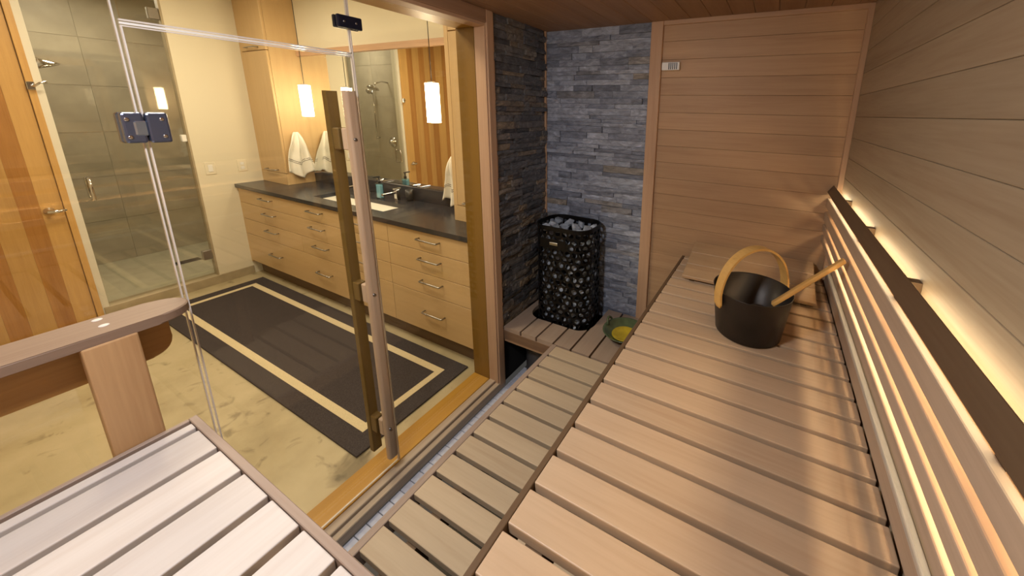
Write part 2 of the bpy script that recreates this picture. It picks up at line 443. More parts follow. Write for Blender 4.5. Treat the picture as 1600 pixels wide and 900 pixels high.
# ================================================================== GLASS WALL
def glass_panel(name, label, y0, y1, z0, z1):
    t = thing(name, label, 'glass panel', (GX, (y0 + y1) / 2, z0))
    box('pane', GX - .004, GX + .004, y0 + .003, y1 - .003, z0 + .003, z1 - .003, 'glass', t)
    return t
gp = glass_panel('fixed_glass_panel', 'clear fixed glass panel behind the bench rail', YN, .320, .063, 2.122)
box('edge', GX - .004, GX + .004, .317, .320, .063, 2.122, 'glass_edge', gp)
gt = glass_panel('transom_glass_panel', 'clear glass transom panel above the glass door', .326, .864, 1.906, 2.122)
box('edge', GX - .004, GX + .004, .326, .864, 1.906, 1.910, 'glass_edge', gt)
box('edge', GX - .004, GX + .004, .861, .864, 1.906, 2.122, 'glass_edge', gt)
gr = glass_panel('fixed_glass_panel', 'clear fixed glass panel between the glass door and the cedar jamb', .870, 1.49, .063, 2.122)
box('edge', GX - .004, GX + .004, .867, .870, .063, 2.122, 'glass_edge', gr)
gd = thing('glass_door', 'frameless clear glass sauna door with vertical wooden pull bars', 'door', (GX, .595, .075))
box('pane', GX - .004, GX + .004, .329, .861, .078, 1.893, 'glass', gd)
box('edge', GX - .004, GX + .004, .326, .329, .075, 1.896, 'glass_edge', gd)
box('edge', GX - .004, GX + .004, .861, .864, .075, 1.896, 'glass_edge', gd)
box('edge', GX - .004, GX + .004, .329, .861, 1.893, 1.896, 'glass_edge', gd)
box('edge', GX - .004, GX + .004, .329, .861, .075, .078, 'glass_edge', gd)
box('seal', GX - .003, GX + .003, .326, .864, 1.8985, 1.9035, 'seal', gt)
# pull bars
def rrect(cx, cy, hx, hy, r, n=5):
    pts = []
    for (sx, sy, a0) in ((1, 1, 0), (-1, 1, PI / 2), (-1, -1, PI), (1, -1, 3 * PI / 2)):
        for i in range(n + 1):
            a = a0 + PI / 2 * i / n
            pts.append((cx + sx * (hx - r) + r * math.cos(a), cy + sy * (hy - r) + r * math.sin(a)))
    return pts
hi = obj('inner_handle', prism_me(rrect(0, 0, .016, .021, .012), .172, 1.772, 'handle_pink'), gd, (-1.385, .812, 0)); tag(hi, 'pale rounded wooden pull bar inside the sauna')
ho = obj('outer_handle', prism_me(rrect(0, 0, .014, .020, .003, 2), .172, 1.772, 'handle_olive'), gd, (-1.487, .803, 0)); tag(ho, 'dark olive wooden pull bar outside the sauna')
for zz in (1.60, .98, .33):
    b = box('block', -1.426, -1.398, .792, .826, zz - .04, zz + .04, 'handle_pink', hi, .003)
    box('block', -1.474, -1.434, .786, .82, zz - .04, zz + .04, 'handle_olive', ho, .003)
    obj('bolt', lathe_me([(.006, 0), (.006, .003), (.003, .005)], 'steel', 12), hi, (-1.3695, .806, zz)).rotation_euler = (0, PI / 2, 0)
# hinge of the door
hg = obj('hinge', box_me(.022, .036, .074, 'hinge_blue', .005, 2), gd, (GX + .015, .3045, 1.655))
box('plate', GX + .006, GX + .027, .3255, .364, 1.617, 1.692, 'hinge_blue', hg, .005, 2)
box('knuckle', GX + .012, GX + .029, .304, .326, 1.636, 1.672, 'hinge_lite', hg, .003)
box('outer_plate', GX - .026, GX - .004, .286, .364, 1.617, 1.692, 'hinge_blue', hg, .004)
for yy, zz in ((.2945, 1.676), (.2945, 1.633), (.352, 1.676), (.352, 1.633)):
    obj('screw', lathe_me([(.0045, 0), (.0045, .002), (.002, .0015)], 'chrome', 12), hg, (GX + .0262, yy, zz)).rotation_euler = (0, PI / 2, 0)
hg2 = box('hinge', GX + .004, GX + .026, .286, .364, .22, .295, 'hinge_blue', gd, .005, 2)
cl = thing('glass_clip', 'dark metal clip joining the transom glass to the fixed panel', 'clip', (GX + .01, .863, 1.99))
box('plate', GX + .005, GX + .019, .820, .906, 1.990, 2.033, 'clip_dark', cl, .004, 2)
box('outer_plate', GX - .018, GX - .005, .820, .906, 1.990, 2.033, 'clip_dark', cl, .004, 2)
for yy in (.842, .884):
    obj('screw', lathe_me([(.004, 0), (.004, .001), (.002, .0015)], 'steel', 12), cl, (GX + .0188, yy, 2.0115)).rotation_euler = (0, PI / 2, 0)

# ================================================================== BENCHES
ZB = .902
def slat_x(x0, x1, w_, t_, mat, bev=.0025): return box_me(x1 - x0, w_, t_, mat, bev, 2)
ub = thing('upper_bench', 'long upper sauna bench of warm cedar slats along the right wall', 'bench', (-.05, 1, 0))
me = slat_x(-.393, .306, .0765, .028, 'bench_x')
for k in range(-9, 18):
    y0 = .350 + .0923 * k
    obj('slat', me, ub, (-.0435, y0 + .03825, ZB - .014))
box('slat', -.393, .306, 2.0114, YF - .003, ZB - .028, ZB, 'bench_x', ub, .004, 2)
box('front_board', -.409, -.3945, YN + .01, YF - .002, ZB - .09, ZB - .001, 'dark_y', ub, .0015)
for xx in (-.33, -.03, .26): box('bearer', xx - .02, xx + .02, YN + .01, YF - .005, ZB - .11, ZB - .029, 'dark_y', ub)
for yy in (-.4, .75, 1.98):
    box('leg', -.39, -.35, yy - .02, yy + .02, 0.0, ZB - .09, 'dark_z', ub)

lb = thing('lower_bench', 'low step bench of greyish tan slats below the upper bench', 'bench', (-.65, .8, 0))
M['lower_x'] = wood('lower_x', (.50, .39, .265), 'x', .10, .05, .45)
me = box_me(.66, .0775, .026, 'lower_x', .0025, 2)
for k in range(-10, 12):
    y0 = .436 + .0932 * k
    obj('slat', me, lb, (-.968 + .33, y0 + .0388, .42 - .013))
box('front_board', -.997, -.9695, YN + .01, 1.548, .35, .419, 'greyed_y', lb, .002)
for xx in (-.86, -.6, -.36):
    o = box('bearer', xx - .02, xx + .02, YN + .01, 1.548, .33, .393, 'dark_y', lb)
for yy in (-.45, .6, 1.5): box('leg', -.96, -.92, yy - .02, yy + .02, 0, .393, 'dark_z', lb)

cb = thing('corner_bench', 'upper sauna bench of slats coloured pale for bright light, beside the glass, in the foreground', 'bench', (-.9, -.15, 0))
edges = [(-1.2745, -1.2475)] + [(-1.231 + .1226 * i, -1.126 + .1226 * i) for i in range(7)]
for a, b in edges:
    b = min(b, -.412)
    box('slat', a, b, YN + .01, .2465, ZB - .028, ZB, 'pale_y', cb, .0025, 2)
box('side_board', -1.300, -1.287, YN + .01, .2475, ZB - .075, ZB + .001, 'greyed_y', cb, .0015)
box('end_board', -1.300, -.412, .248, .264, ZB - .075, ZB + .001, 'greyed_x', cb, .0015)
for yy in (.2, -.15, -.48): box('bearer', -1.285, -.415, yy - .02, yy + .02, ZB - .075, ZB - .0285, 'bench_x', cb)
for xx in (-1.27, -.44): box('leg', xx - .015, xx + .015, .20, .24, 0, ZB - .075, 'dark_z', cb)

rl = thing('guard_rail', 'brown wooden guard rail on a cedar post in front of the fixed glass', 'rail', (-1.36, 0, .6))
pts = [(-1.305, YN + .005), (-1.305, .245)]
pts += [(-1.3625 + .0575 * math.cos(a), .245 + .066 * math.sin(a)) for a in [PI * i / 14 for i in range(1, 14)]]
pts += [(-1.420, .245), (-1.420, YN + .005)]
box_r = obj('rail_top', prism_me(pts, 1.182, 1.206, 'rail_y', 'z', .003), rl)
M['post_z'] = wood('post_z', (.50, .30, .14), 'z', .16, .03)
pm = box_me(.034, .082, .60, 'post_z', .004, 2)
obj('post', pm, rl, (-1.319, .168, .883)); obj('post', pm, rl, (-1.319, -.40, .883))
ap = [(YN + .005, 1.1815), (.272, 1.1815), (.272, 1.115)] + [(.232 + .04 * math.cos(a), 1.112 + .04 * math.sin(a)) for a in [-PI / 2 * i / 6 for i in range(1, 7)]] + [(YN + .005, 1.072)]
M['apron_y'] = wood('apron_y', (.42, .22, .055), 'y', .18, .03)  # amber glow of the bathroom light put into the board colour
obj('apron_board', prism_me(ap, -1.392, -1.37, 'apron_y', 'x', .003), rl)
for xx, yy in ((-1.400, .171), (-1.352, .172)):
    obj('plug', lathe_me([(.0085, 0), (.0085, .0012), (.006, .0018)], 'pale_x', 14), rl, (xx, yy, 1.2055))

# backrest along the right wall
br = thing('backrest', 'slatted wooden backrest along the right wall with a dark cap', 'backrest', (.28, .8, .91))
M['back_y'] = wood('back_y', (.48, .36, .26), 'y', .12, .05)
def bl(name, x0, x1, z0, z1, mat): return box(name, x0, x1, YN + .01, YF - .004, z0, z1, mat, br, .003, 2)
bl('skirting_board', .3065, .3135, .906, .975, 'back_y')
bl('gap_blocker', .286, .300, 1.070, 1.114, 'dark_y')  # added dark strip standing in for the shaded gap, blocks LED leak
bl('slat', .262, .278, 1.120, 1.150, 'back_y')
bl('slat', .262, .278, 1.172, 1.206, 'back_y')
bl('slat', .262, .278, 1.222, 1.270, 'back_y')
bl('slat', .262, .278, 1.290, 1.337, 'back_y')
cp = [(.2565, 1.366), (.267, 1.355), (.2885, 1.391), (.2785, 1.402)]
obj('cap', prism_me(cp, YN + .01, YF - .004, 'dark_y', 'y', .0015), br)
for yy in (-.3, .1, .52, .95, 1.37, 1.78):
    box('spacer', .278, .3135, yy - .012, yy + .012, 1.30, 1.385, 'dark_z', br)
pf = thing('led_strip', 'bright warm lower light strip behind the backrest slats', 'light strip', (.3, .8, 1.0))
box('profile', .298, .3135, YN + .01, YF - .004, .980, .998, 'profile', pf, .004, 2)
box('diffuser', .3080, .3135, YN + .02, YF - .16, 1.184, 1.194, 'led_low', pf)
box('diffuser', .3080, .3135, YN + .02, YF - .16, 1.242, 1.249, 'led', pf)
box('diffuser', .3080, .3135, YN + .02, YF - .16, 1.307, 1.312, 'led', pf)
p2 = thing('led_strip', 'warm upper light strip hidden behind the dark backrest cap', 'light strip', (.285, .8, 1.33))
box('diffuser', .2835, .2865, YN + .02, YF - .02, 1.358, 1.368, 'led_top', p2)

# ================================================================== STOVE PLATFORM AND STOVE
pl = thing('stove_platform', 'low cedar platform of lengthwise boards under the stove', 'platform', (-.9, 1.8, 0))
CX0, CX1, CY0, CR = -1.312, -.866, 1.722, .10
def yfront(x):
    if x <= CX0 or x >= CX1: return None
    if x < CX0 + CR: d = CX0 + CR - x
    elif x > CX1 - CR: d = x - (CX1 - CR)
    else: d = 0
    return CY0 + CR - math.sqrt(max(0, CR * CR - d * d))
gaps = [-1.358, -1.225, -1.112, -.995, -.880, -.760, -.640, -.520, -.400, -.28]
M['platdark_x'] = wood('platdark_x', (.20, .12, .07), 'x', .2, .05)
M['plat_y'] = wood('plat_y', (.37, .275, .205), 'y', .10, .05)
for a, b in zip(gaps[:-1], gaps[1:]):
    a += .006; b -= .006; Y1 = YF - .012
    xs = [a + (b - a) * i / 10 for i in range(11)]
    inside = [x for x in xs if yfront(x) is not None]
    if not inside: poly = [(a, 1.55), (b, 1.55), (b, Y1), (a, Y1)]
    elif len(inside) == 11: poly = [(a, 1.55), (b, 1.55)] + [(x, yfront(x)) for x in reversed(xs)]
    elif yfront(a) is None:
        xi = [x for x in xs if x > CX0]; poly = [(a, 1.55), (b, 1.55)] + [(x, yfront(x)) for x in reversed(xi)] + [(CX0, CY0 + CR), (CX0, Y1), (a, Y1)]
    else:
        xi = [x for x in xs if x < CX1]; poly = [(a, 1.55), (b, 1.55), (b, Y1), (CX1, Y1), (CX1, CY0 + CR)] + [(x, yfront(x)) for x in reversed(xi)]
    obj('slat', prism_me(poly, .394, .42, 'plat_y', 'z', 0), pl)
box('front_board', XS + .012, -.968, 1.549, 1.565, .335, .394, 'platdark_x', pl, .002)
box('rail', XS + .012, -.968, 1.556, 1.582, .315, .3345, 'cedar_x', pl, .002)
box('side_rail', -1.357, -1.331, 1.566, YF - .012, .335, .393, 'dark_y', pl)
box('bearer', -.86, -.28, 1.60, 1.64, .335, .393, 'dark_x', pl)
dc = thing('floor_duct', 'dark grey round duct in the shadow under the stove platform', 'duct', (-1.21, 1.80, 0))
obj('drum', lathe_me([(.09, 0), (.14, .0), (.14, .22), (.13, .24), (.10, .245)], 'grey_duct', 28), dc, (-1.20, 1.80, 0))

st = thing('sauna_stove', 'black perforated metal sauna stove filled with grey stones', 'stove', (-1.075, 1.885, .36))
SX0, SX1, SY0, SY1, SR = -1.276, -.900, 1.745, 2.018, .095
def perim(off=0.0, n=10):
    """function s->(point, normal) around the rounded rect starting at the middle of the back"""
    x0, x1, y0, y1, r = SX0 + off, SX1 - off, SY0 + off, SY1 - off, max(.01, SR - off)
    segs = []
    xm = (x0 + x1) / 2
    segs.append(('l', (xm, y1), (x0 + r, y1)))
    segs.append(('a', (x0 + r, y1 - r), PI / 2)); segs.append(('l', (x0, y1 - r), (x0, y0 + r)))
    segs.append(('a', (x0 + r, y0 + r), PI)); segs.append(('l', (x0 + r, y0), (x1 - r, y0)))
    segs.append(('a', (x1 - r, y0 + r), 3 * PI / 2)); segs.append(('l', (x1, y0 + r), (x1, y1 - r)))
    segs.append(('a', (x1 - r, y1 - r), 0)); segs.append(('l', (x1 - r, y1), (xm, y1)))
    lens = [math.dist(s[1], s[2]) if s[0] == 'l' else r * PI / 2 for s in segs]
    T = sum(lens)
    def f(s):
        s %= T
        for g, L in zip(segs, lens):
            if s <= L + 1e-9:
                if g[0] == 'l':
                    t = s / L if L else 0
                    return (g[1][0] + (g[2][0] - g[1][0]) * t, g[1][1] + (g[2][1] - g[1][1]) * t)
                a = g[2] + s / r
                return (g[1][0] + r * math.cos(a), g[1][1] + r * math.sin(a))
            s -= L
        return segs[-1][2]
    return f, T
f0, T0 = perim()
NC = 25; cs = T0 / NC; rh = cs * .8660254; zs0, zs1 = .385, 1.012
bm = bmesh.new(); vcache = {}
def V3(s, z):
    s %= T0
    k = (round(s, 4), round(z, 4))
    if k not in vcache:
        p = f0(s); vcache[k] = bm.verts.new((p[0], p[1], z))
    return vcache[k]
HR = cs / math.sqrt(3)
rows = 18; zs0 = 1.032 - 2 * HR - (rows - 1) * rh
rs = random.Random(11)
for j in range(rows):
    zc = zs0 + HR + j * rh
    for i in range(NC):
        sc = (i + .5 * (j % 2)) * cs
        hexv = [V3(sc + HR * math.cos(PI / 6 + q * PI / 3), zc + HR * math.sin(PI / 6 + q * PI / 3)) for q in range(6)]
        p = f0(sc)
        solid = (p[1] < 1.76 and -1.205 < p[0] < -1.035 and .895 < zc < .965)
        if solid:
            bm.faces.new(hexv); continue
        hr = HR * (.62 + .05 * rs.random())
        inn = []
        for q in range(12):
            a = PI / 6 + q * PI / 6
            pp = f0(sc + hr * math.cos(a)); inn.append(bm.verts.new((pp[0], pp[1], zc + hr * math.sin(a))))
        for q in range(6):
            v0, v1 = hexv[q], hexv[(q + 1) % 6]; a0, a1, a2 = inn[2 * q], inn[2 * q + 1], inn[(2 * q + 2) % 12]
            bm.faces.new((v0, v1, a1)); bm.faces.new((v0, a1, a0)); bm.faces.new((v1, a2, a1))
ztop = zs0 + HR + (rows - 1) * rh + HR * .4
shell = obj('mesh_shell', bmesh_done(bm, 'shell', 'black_metal'), st, (0, 0, 0)); 
sol = shell.modifiers.new('thickness', 'SOLIDIFY'); sol.thickness = .003
def ring_band(z0, z1, off0, off1, mat, n=72):
    fa, Ta = perim(off0); fb, Tb = perim(off1); vs, fs = [], []
    for i in range(n):
        a = fa(Ta * i / n); b = fb(Tb * i / n)
        vs += [(a[0], a[1], z0), (a[0], a[1], z1), (b[0], b[1], z1), (b[0], b[1], z0)]
    for i in range(n):
        j = (i + 1) % n
        for q in range(4): fs.append((4 * i + q, 4 * i + (q + 1) % 4, 4 * j + (q + 1) % 4, 4 * j + q))
    return mesh_from('ring', vs, fs, mat)
obj('top_rim', ring_band(ztop + .002, 1.042, -.003, .006, 'black_metal'), st)
obj('base_rim', ring_band(.34, zs0 + .012, -.002, .006, 'black_metal'), st)
obj('inner_core', ring_band(.362, .95, .085, .12, 'dark_void'), st)
bd = box('badge', -1.143, -1.085, SY0 - .006, SY0 - .001, .928, .946, 'steel', st, .002)
tag(bd, 'small silver badge on the front')
# plain plate behind the badge
box('badge_plate', -1.215, -1.03, SY0 - .0012, SY0 + .001, .905, .965, 'black_metal', st)
def rock_me(seed):
    rnd = random.Random(seed); bm = bmesh.new()
    for _ in range(13):
        v = Vector((rnd.gauss(0, 1), rnd.gauss(0, 1), rnd.gauss(0, 1))).normalized()
        bm.verts.new((v.x * .040 * rnd.uniform(.75, 1.1), v.y * .037 * rnd.uniform(.75, 1.1), v.z * .035 * rnd.uniform(.75, 1.1)))
    r = bmesh.ops.convex_hull(bm, input=list(bm.verts))
    junk = [e for e in r['geom_interior'] if isinstance(e, bmesh.types.BMVert)]
    if junk: bmesh.ops.delete(bm, geom=junk, context='VERTS')
    return bmesh_done(bm, 'rock', 'rock')
RK = [rock_me(100 + i) for i in range(8)]
fi, Ti = perim(.0475)
rr = random.Random(21)
for lv in range(8):
    nn = 11
    for i in range(nn):
        p = fi(Ti * (i + .5 * (lv % 2)) / nn)
        o = obj('sauna_stone', rr.choice(RK), None, (p[0], p[1], .410 + lv * .0735))
        o.rotation_euler = (rr.uniform(0, 6), rr.uniform(0, 6), rr.uniform(0, 6))
        tag(o, 'grey rock seen through the holes of the black stove', 'stone', 'rocks behind the perforated stove shell')
k = 0
for gx in range(4):
    for gy in range(3):
        o = obj('sauna_stone', rr.choice(RK), None, (SX0 + .066 + gx * .0815, SY0 + .060 + gy * .0775, 1.0 + rr.uniform(0, .014)))
        o.rotation_euler = (rr.uniform(-.5, .5), rr.uniform(-.5, .5), rr.uniform(0, 6)); o.scale = (.97, .97, .8)
        tag(o, 'blue grey split rock lying on top of the open stove', 'stone', 'rocks on top of the stove')

# green bowl on the platform
bw = thing('ceramic_bowl', 'green glazed bowl with yellow inside on the stove platform', 'bowl', (-.655, 1.795, .42))
obj('body', lathe_me([(.05, 0), (.058, .004), (.09, .022), (.122, .05), (.130, .056), (.127, .058), (.117, .052), (.086, .028), (.05, .014), (.01, .012)], 'bowl_green', 36), bw, (-.655, 1.795, .42))
obj('glaze', lathe_me([(.004, .0135), (.052, .0155), (.070, .0236), (.076, .0280), (.074, .0290), (.05, .0175), (.004, .0155)], 'bowl_yellow', 36), bw, (-.655, 1.795, .42))
hp = [(-.765 + .0 * i - .012 * math.sin(PI * i / 10), 1.835 + .03 * math.cos(PI * i / 10), .468 + .032 * math.sin(PI * i / 10)) for i in range(11)]
obj('loop_handle', tube_me(hp, .007, 'bowl_green', 8), bw)

# thermometer/sensor on the far wall
th = thing('wall_sensor', 'small white slotted sensor box on the cedar wall beside the slate', 'sensor', (-.55, YF, 1.947))
box('body', -.600, -.503, YF - .024, YF + .001, 1.947, 1.989, 'white_plastic', th, .003, 2)
for i in range(5): box('slot', -.562 + i * .0105, -.557 + i * .0105, YF - .0256, YF - .0238, 1.951, 1.985, 'black_plastic', th)

# headrest
hr_ = thing('headrest', 'slanted cedar board headrest against the far wall on the upper bench', 'headrest', (-.04, 1.86, ZB))
def slab(name, y0, z0, y1, z1, x0, x1, th_, mat, parent):
    d = Vector((0, y1 - y0, z1 - z0)).normalized(); nn = Vector((0, -d.z, d.y))
    poly = [(y0, z0), (y1, z1), (y1 - nn.y * th_, z1 - nn.z * th_), (y0 - nn.y * th_, z0 - nn.z * th_)]
    return obj(name, prism_me(poly, x0, x1, mat, 'x', .0025), parent)
a0, a1 = (1.705, .935), (2.015, 1.012)
M['head_x'] = wood('head_x', (.45, .305, .175), 'x', .14, .1)
for i in range(3):
    t0, t1 = i / 3 + .004, (i + 1) / 3 - .004
    slab('board', a0[0] + (a1[0] - a0[0]) * t0, a0[1] + (a1[1] - a0[1]) * t0, a0[0] + (a1[0] - a0[0]) * t1, a0[1] + (a1[1] - a0[1]) * t1, -.335, .245, .018, 'head_x', hr_)
for xx in (-.29, .20):
    obj('side_support', prism_me([(1.73, ZB + .001), (2.01, ZB + .001), (2.01, .989), (1.73, .920)], xx - .012, xx + .012, 'dark_y', 'x'), hr_)

# bucket and ladle
BX, BY = -.009, 1.405
bk = thing('water_bucket', 'dark metal sauna bucket with a bent wood handle on the upper bench', 'bucket', (BX, BY, ZB))
obj('body', lathe_me([(.02, .002), (.112, .002), (.118, .006), (.1395, .180), (.1405, .182), (.1385, .1825), (.136, .178), (.115, .012), (.02, .010)], 'bucket', 56), bk, (BX, BY, ZB))
az = math.radians(41)
dx, dy = math.cos(az), math.sin(az)
pth = []
for i in range(33):
    a = PI * i / 32
    r_ = .147
    hgt = .190 * math.sin(a) ** .9 + .150
    pth.append((BX - dx * r_ * math.cos(a), BY - dy * r_ * math.cos(a), ZB + hgt))
pth = [(BX - dx * .1375, BY - dy * .1435, ZB + .122)] + [(BX - dx * .1425, BY - dy * .148, ZB + .135)] + pth[1:-1] + [(BX + dx * .1425, BY + dy * .148, ZB + .135)] + [(BX + dx * .1375, BY + dy * .1435, ZB + .122)]
hw = [.011, .019] + [.019] * (len(pth) - 4) + [.019, .011]
hn = obj('bent_handle', band_me(pth, hw, .008, (-dy, dx, 0), 'bent'), bk); tag(hn, 'bent light wood handle')
ld = thing('ladle', 'wooden handled ladle leaning out of the dark bucket', 'ladle', (.07, 1.40, ZB + .03))
e0, e1 = Vector((.062, 1.350, 1.062)), Vector((.248, 1.345, 1.272))
lm = box_me((e1 - e0).length, .025, .015, 'bent', .004, 2)
lo = obj('handle', lm, ld, (e0 + e1) / 2); lo.rotation_euler = (e1 - e0).to_track_quat('X', 'Z').to_euler()
cupc = e0 - (e1 - e0).normalized() * .03
obj('cup', lathe_me([(.01, 0), (.034, .002), (.04, .03), (.037, .03), (.03, .006), (.005, .004)], 'bucket', 24), ld, cupc + Vector((-.02, 0, -.04)))

# ================================================================== BATHROOM SHELL
XL, YV = -4.68, 2.04
bf = struct(box('floor', XL - .2, -1.43, -1.3, YV + .1, -.06, 0, 'stone_floor'))
struct(box('ceiling', -6.3, -1.43, -1.3, YV + .1, 2.75, 2.82, 'bath_ceiling'))
struct(box('wall_vanity', XL - .1, -1.43, YV, YV + .1, 0, 2.75, 'cream'))
struct(box('wall_back', XL - .1, -1.43, -1.3, -1.2, 0, 2.75, 'cream'))
struct(box('wall_partition', -1.56, -1.43, -1.2, YN - .001, 0, 2.75, 'cream'))
struct(box('wall_upper', -1.56, -1.43, YN, YV, 2.205, 2.75, 'cream'))
struct(box('wall_shower_right', XL - .1, XL, 1.312, YV, 0, 2.75, 'cream'))
struct(box('wall_shower_left', XL - .1, XL, .612, .648, 0, 2.75, 'white_paint'))
struct(box('wall_door_side', XL - .1, XL, -1.2, -.42, 0, 2.75, 'cream'))
struct(box('baseboard_left', XL, XL + .012, .62, 1.575, 0, .082, 'stone_base', None, .002))
struct(box('trim_8', XL - .1, XL + .004, .648, 1.312, 0, .085, 'stone_base', None, .003), 'stone shower curb')
struct(box('trim_9', XL - .06, XL + .002, 1.300, 1.313, .085, 2.75, 'stone_base'))

# wood door
dr = thing('door_1', 'tall wooden door with light and dark vertical bands and a chrome lever', 'door', (XL, .1, 0)); 
y = .578; i = 0; rd = random.Random(4)
while y > -.36:
    wv = rd.uniform(.08, .14)
    box('board', XL - .045, XL - .004, max(y - wv, -.36), y - .0004, .01, 2.74, 'door_dark' if i % 2 else 'door_light', dr)
    y -= wv; i += 1
struct(box('trim_10', XL - .06, XL + .012, .580, .612, 0, 2.75, 'door_light', None, .002))
struct(box('trim_11', XL - .06, XL + .012, -.42, -.362, 0, 2.75, 'door_light', None, .002))
lv = obj('lever_handle', lathe_me([(.026, 0), (.026, .008), (.012, .014), (.012, .045)], 'chrome', 20), dr, (XL - .004, .515, .915)); lv.rotation_euler = (0, PI / 2, 0)
lev = tube_me([(0, -.012, 0), (.002, .035, -.002), (-.004, .07, 0)], [.016, .013, .008], 'chrome', 10)
o = bpy.data.objects.new('lever', lev); COL.objects.link(o); o.parent = dr; o.location = Vector((XL + .045, .513, .915)) - wl(dr)
rh_ = thing('robe_hook', 'small chrome hook on the door frame beside the shower', 'hook', (XL + .012, .597, 1.80))
box('plate', XL + .012, XL + .022, .578, .612, 1.775, 1.83, 'chrome', rh_, .003)
obj('arm', tube_me([(XL + .02, .60, 1.80), (XL + .06, .605, 1.80), (XL + .075, .625, 1.822), (XL + .07, .655, 1.83)], .007, 'chrome', 8), rh_)

# shower
struct(box('floor_shower', -6.1, XL - .1, .5, 1.72, 0, .05, 'shower_floor'))
def tiled(name, plane, a0, a1, const, mat='shower_tile'):
    if plane == 'x': w_ = struct(box(name, const - .1, const, a0, a1, 0, 2.75, 'shower_tile'))
    else: w_ = struct(box(name, a0, a1, const if name.endswith('right_inner') else const - .1, (const + .1) if name.endswith('right_inner') else const, 0, 2.75, 'shower_tile'))
    n = max(1, round((a1 - a0) / .6)); wd = (a1 - a0) / n
    for i in range(n):
        zz = .05
        while zz < 2.7:
            z1 = min(zz + .45, 2.75)
            u0, u1 = a0 + i * wd + .0015, a0 + (i + 1) * wd - .0015
            if plane == 'x': box('tile', const, const + .008, u0, u1, zz + .0015, z1 - .0015, mat, w_)
            elif name.endswith('right_inner'): box('tile', u0, u1, const - .008, const, zz + .0015, z1 - .0015, mat, w_)
            else: box('tile', u0, u1, const, const + .008, zz + .0015, z1 - .0015, mat, w_)
            zz += .45
    return w_
tiled('wall_shower_back', 'x', .5, 1.72, -6.1)
tiled('wall_shower_left_inner', 'y', -6.1, XL - .1, .50)
tiled('wall_shower_right_inner', 'y', -6.1, XL - .1, 1.72)
sd = thing('shower_door', 'greenish glass shower door with chrome handle and hinges', 'shower door', (XL, .98, .09))
box('pane', XL - .034, XL - .026, .652, 1.297, .092, 2.72, 'shower_glass', sd)
def dpull(x, y, z0, z1, parent, out):
    return obj('handle', tube_me([(x, y, z0), (x + out * .8, y, z0), (x + out, y, z0 + .02), (x + out, y, z1 - .02), (x + out * .8, y, z1), (x, y, z1)], .009, 'chrome', 10), parent)
dpull(XL - .026, .722, .955, 1.125, sd, .05); dpull(XL - .034, .722, .955, 1.125, sd, -.05)
for zz in (.30, 2.42): box('hinge', XL - .046, XL - .010, 1.235, 1.300, zz - .045, zz + .045, 'steel', sd, .004)
box('latch', XL - .05, XL - .006, 1.268, 1.300, 1.37, 1.43, 'white_plastic', sd, .004)
sh = thing('overhead_shower', 'chrome shower head on a bent arm behind the shower glass', 'shower head', (-5.1, .52, 2.0))
obj('arm', tube_me([(-5.1, .508, 2.05), (-5.1, .60, 2.06), (-5.1, .68, 2.03), (-5.1, .715, 2.005)], .011, 'chrome', 10), sh)
hd = obj('head', lathe_me([(.014, .0), (.028, -.015), (.075, -.045), (.08, -.06), (.065, -.065)], 'chrome', 28), sh, (-5.1, .715, 2.01)); hd.rotation_euler = (.35, 0, 0)
vv = thing('shower_valve', 'round chrome shower valve on the shower wall, seen in the mirror', 'valve', (-5.1, .508, 1.2))
o = obj('plate', lathe_me([(.075, 0), (.075, .006), (.03, .012), (.03, .05), (.02, .055)], 'chrome', 28), vv, (-5.1, .508, 1.2)); o.rotation_euler = (-PI / 2, 0, 0)
obj('lever', tube_me([(-5.1, .555, 1.2), (-5.02, .565, 1.19)], .008, 'chrome', 8), vv)
hs2 = thing('hand_shower', 'chrome slide bar with hand shower on the shower wall, seen in the mirror', 'hand shower', (-5.45, .52, 1.3))
obj('slide_bar', tube_me([(-5.4, .55, 1.25), (-5.4, .55, 2.0)], .010, 'chrome', 10), hs2)
for zz in (1.25, 2.0): obj('bracket', tube_me([(-5.4, .508, zz), (-5.4, .56, zz)], .013, 'chrome', 10), hs2)
obj('spray_head', tube_me([(-5.4, .56, 1.9), (-5.4, .60, 1.93), (-5.4, .62, 1.92)], [.014, .03, .04], 'chrome', 14), hs2)
fd = thing('floor_drain', 'dark rectangular drain grate in the shower floor', 'drain', (-5.46, 1.3, .05))
box('grate', -5.53, -5.41, 1.22, 1.42, .049, .053, 'steel', fd, .001)
for i in range(6): box('slot', -5.52 + i * .018, -5.508 + i * .018, 1.23, 1.41, .0528, .0538, 'black_plastic', fd)

def wall_plate(y0, label, toggle):
    t = thing('wall_switch', label, 'switch', (XL, y0, 1.115))
    box('plate', XL, XL + .006, y0 - .036, y0 + .036, 1.06, 1.175, 'ivory_plastic', t, .002)
    if toggle:
        box('rocker', XL + .006, XL + .010, y0 - .016, y0 + .016, 1.085, 1.15, 'white_plastic', t, .0015)
    else:
        for dz in (-.02, .02): box('socket', XL + .006, XL + .009, y0 - .014, y0 + .014, 1.1175 + dz - .014, 1.1175 + dz + .014, 'white_plastic', t, .003)
wall_plate(1.405, 'cream rocker switch plate on the wall next to the shower', True)
wall_plate(1.635, 'cream outlet plate on the wall next to the vanity tower', False)

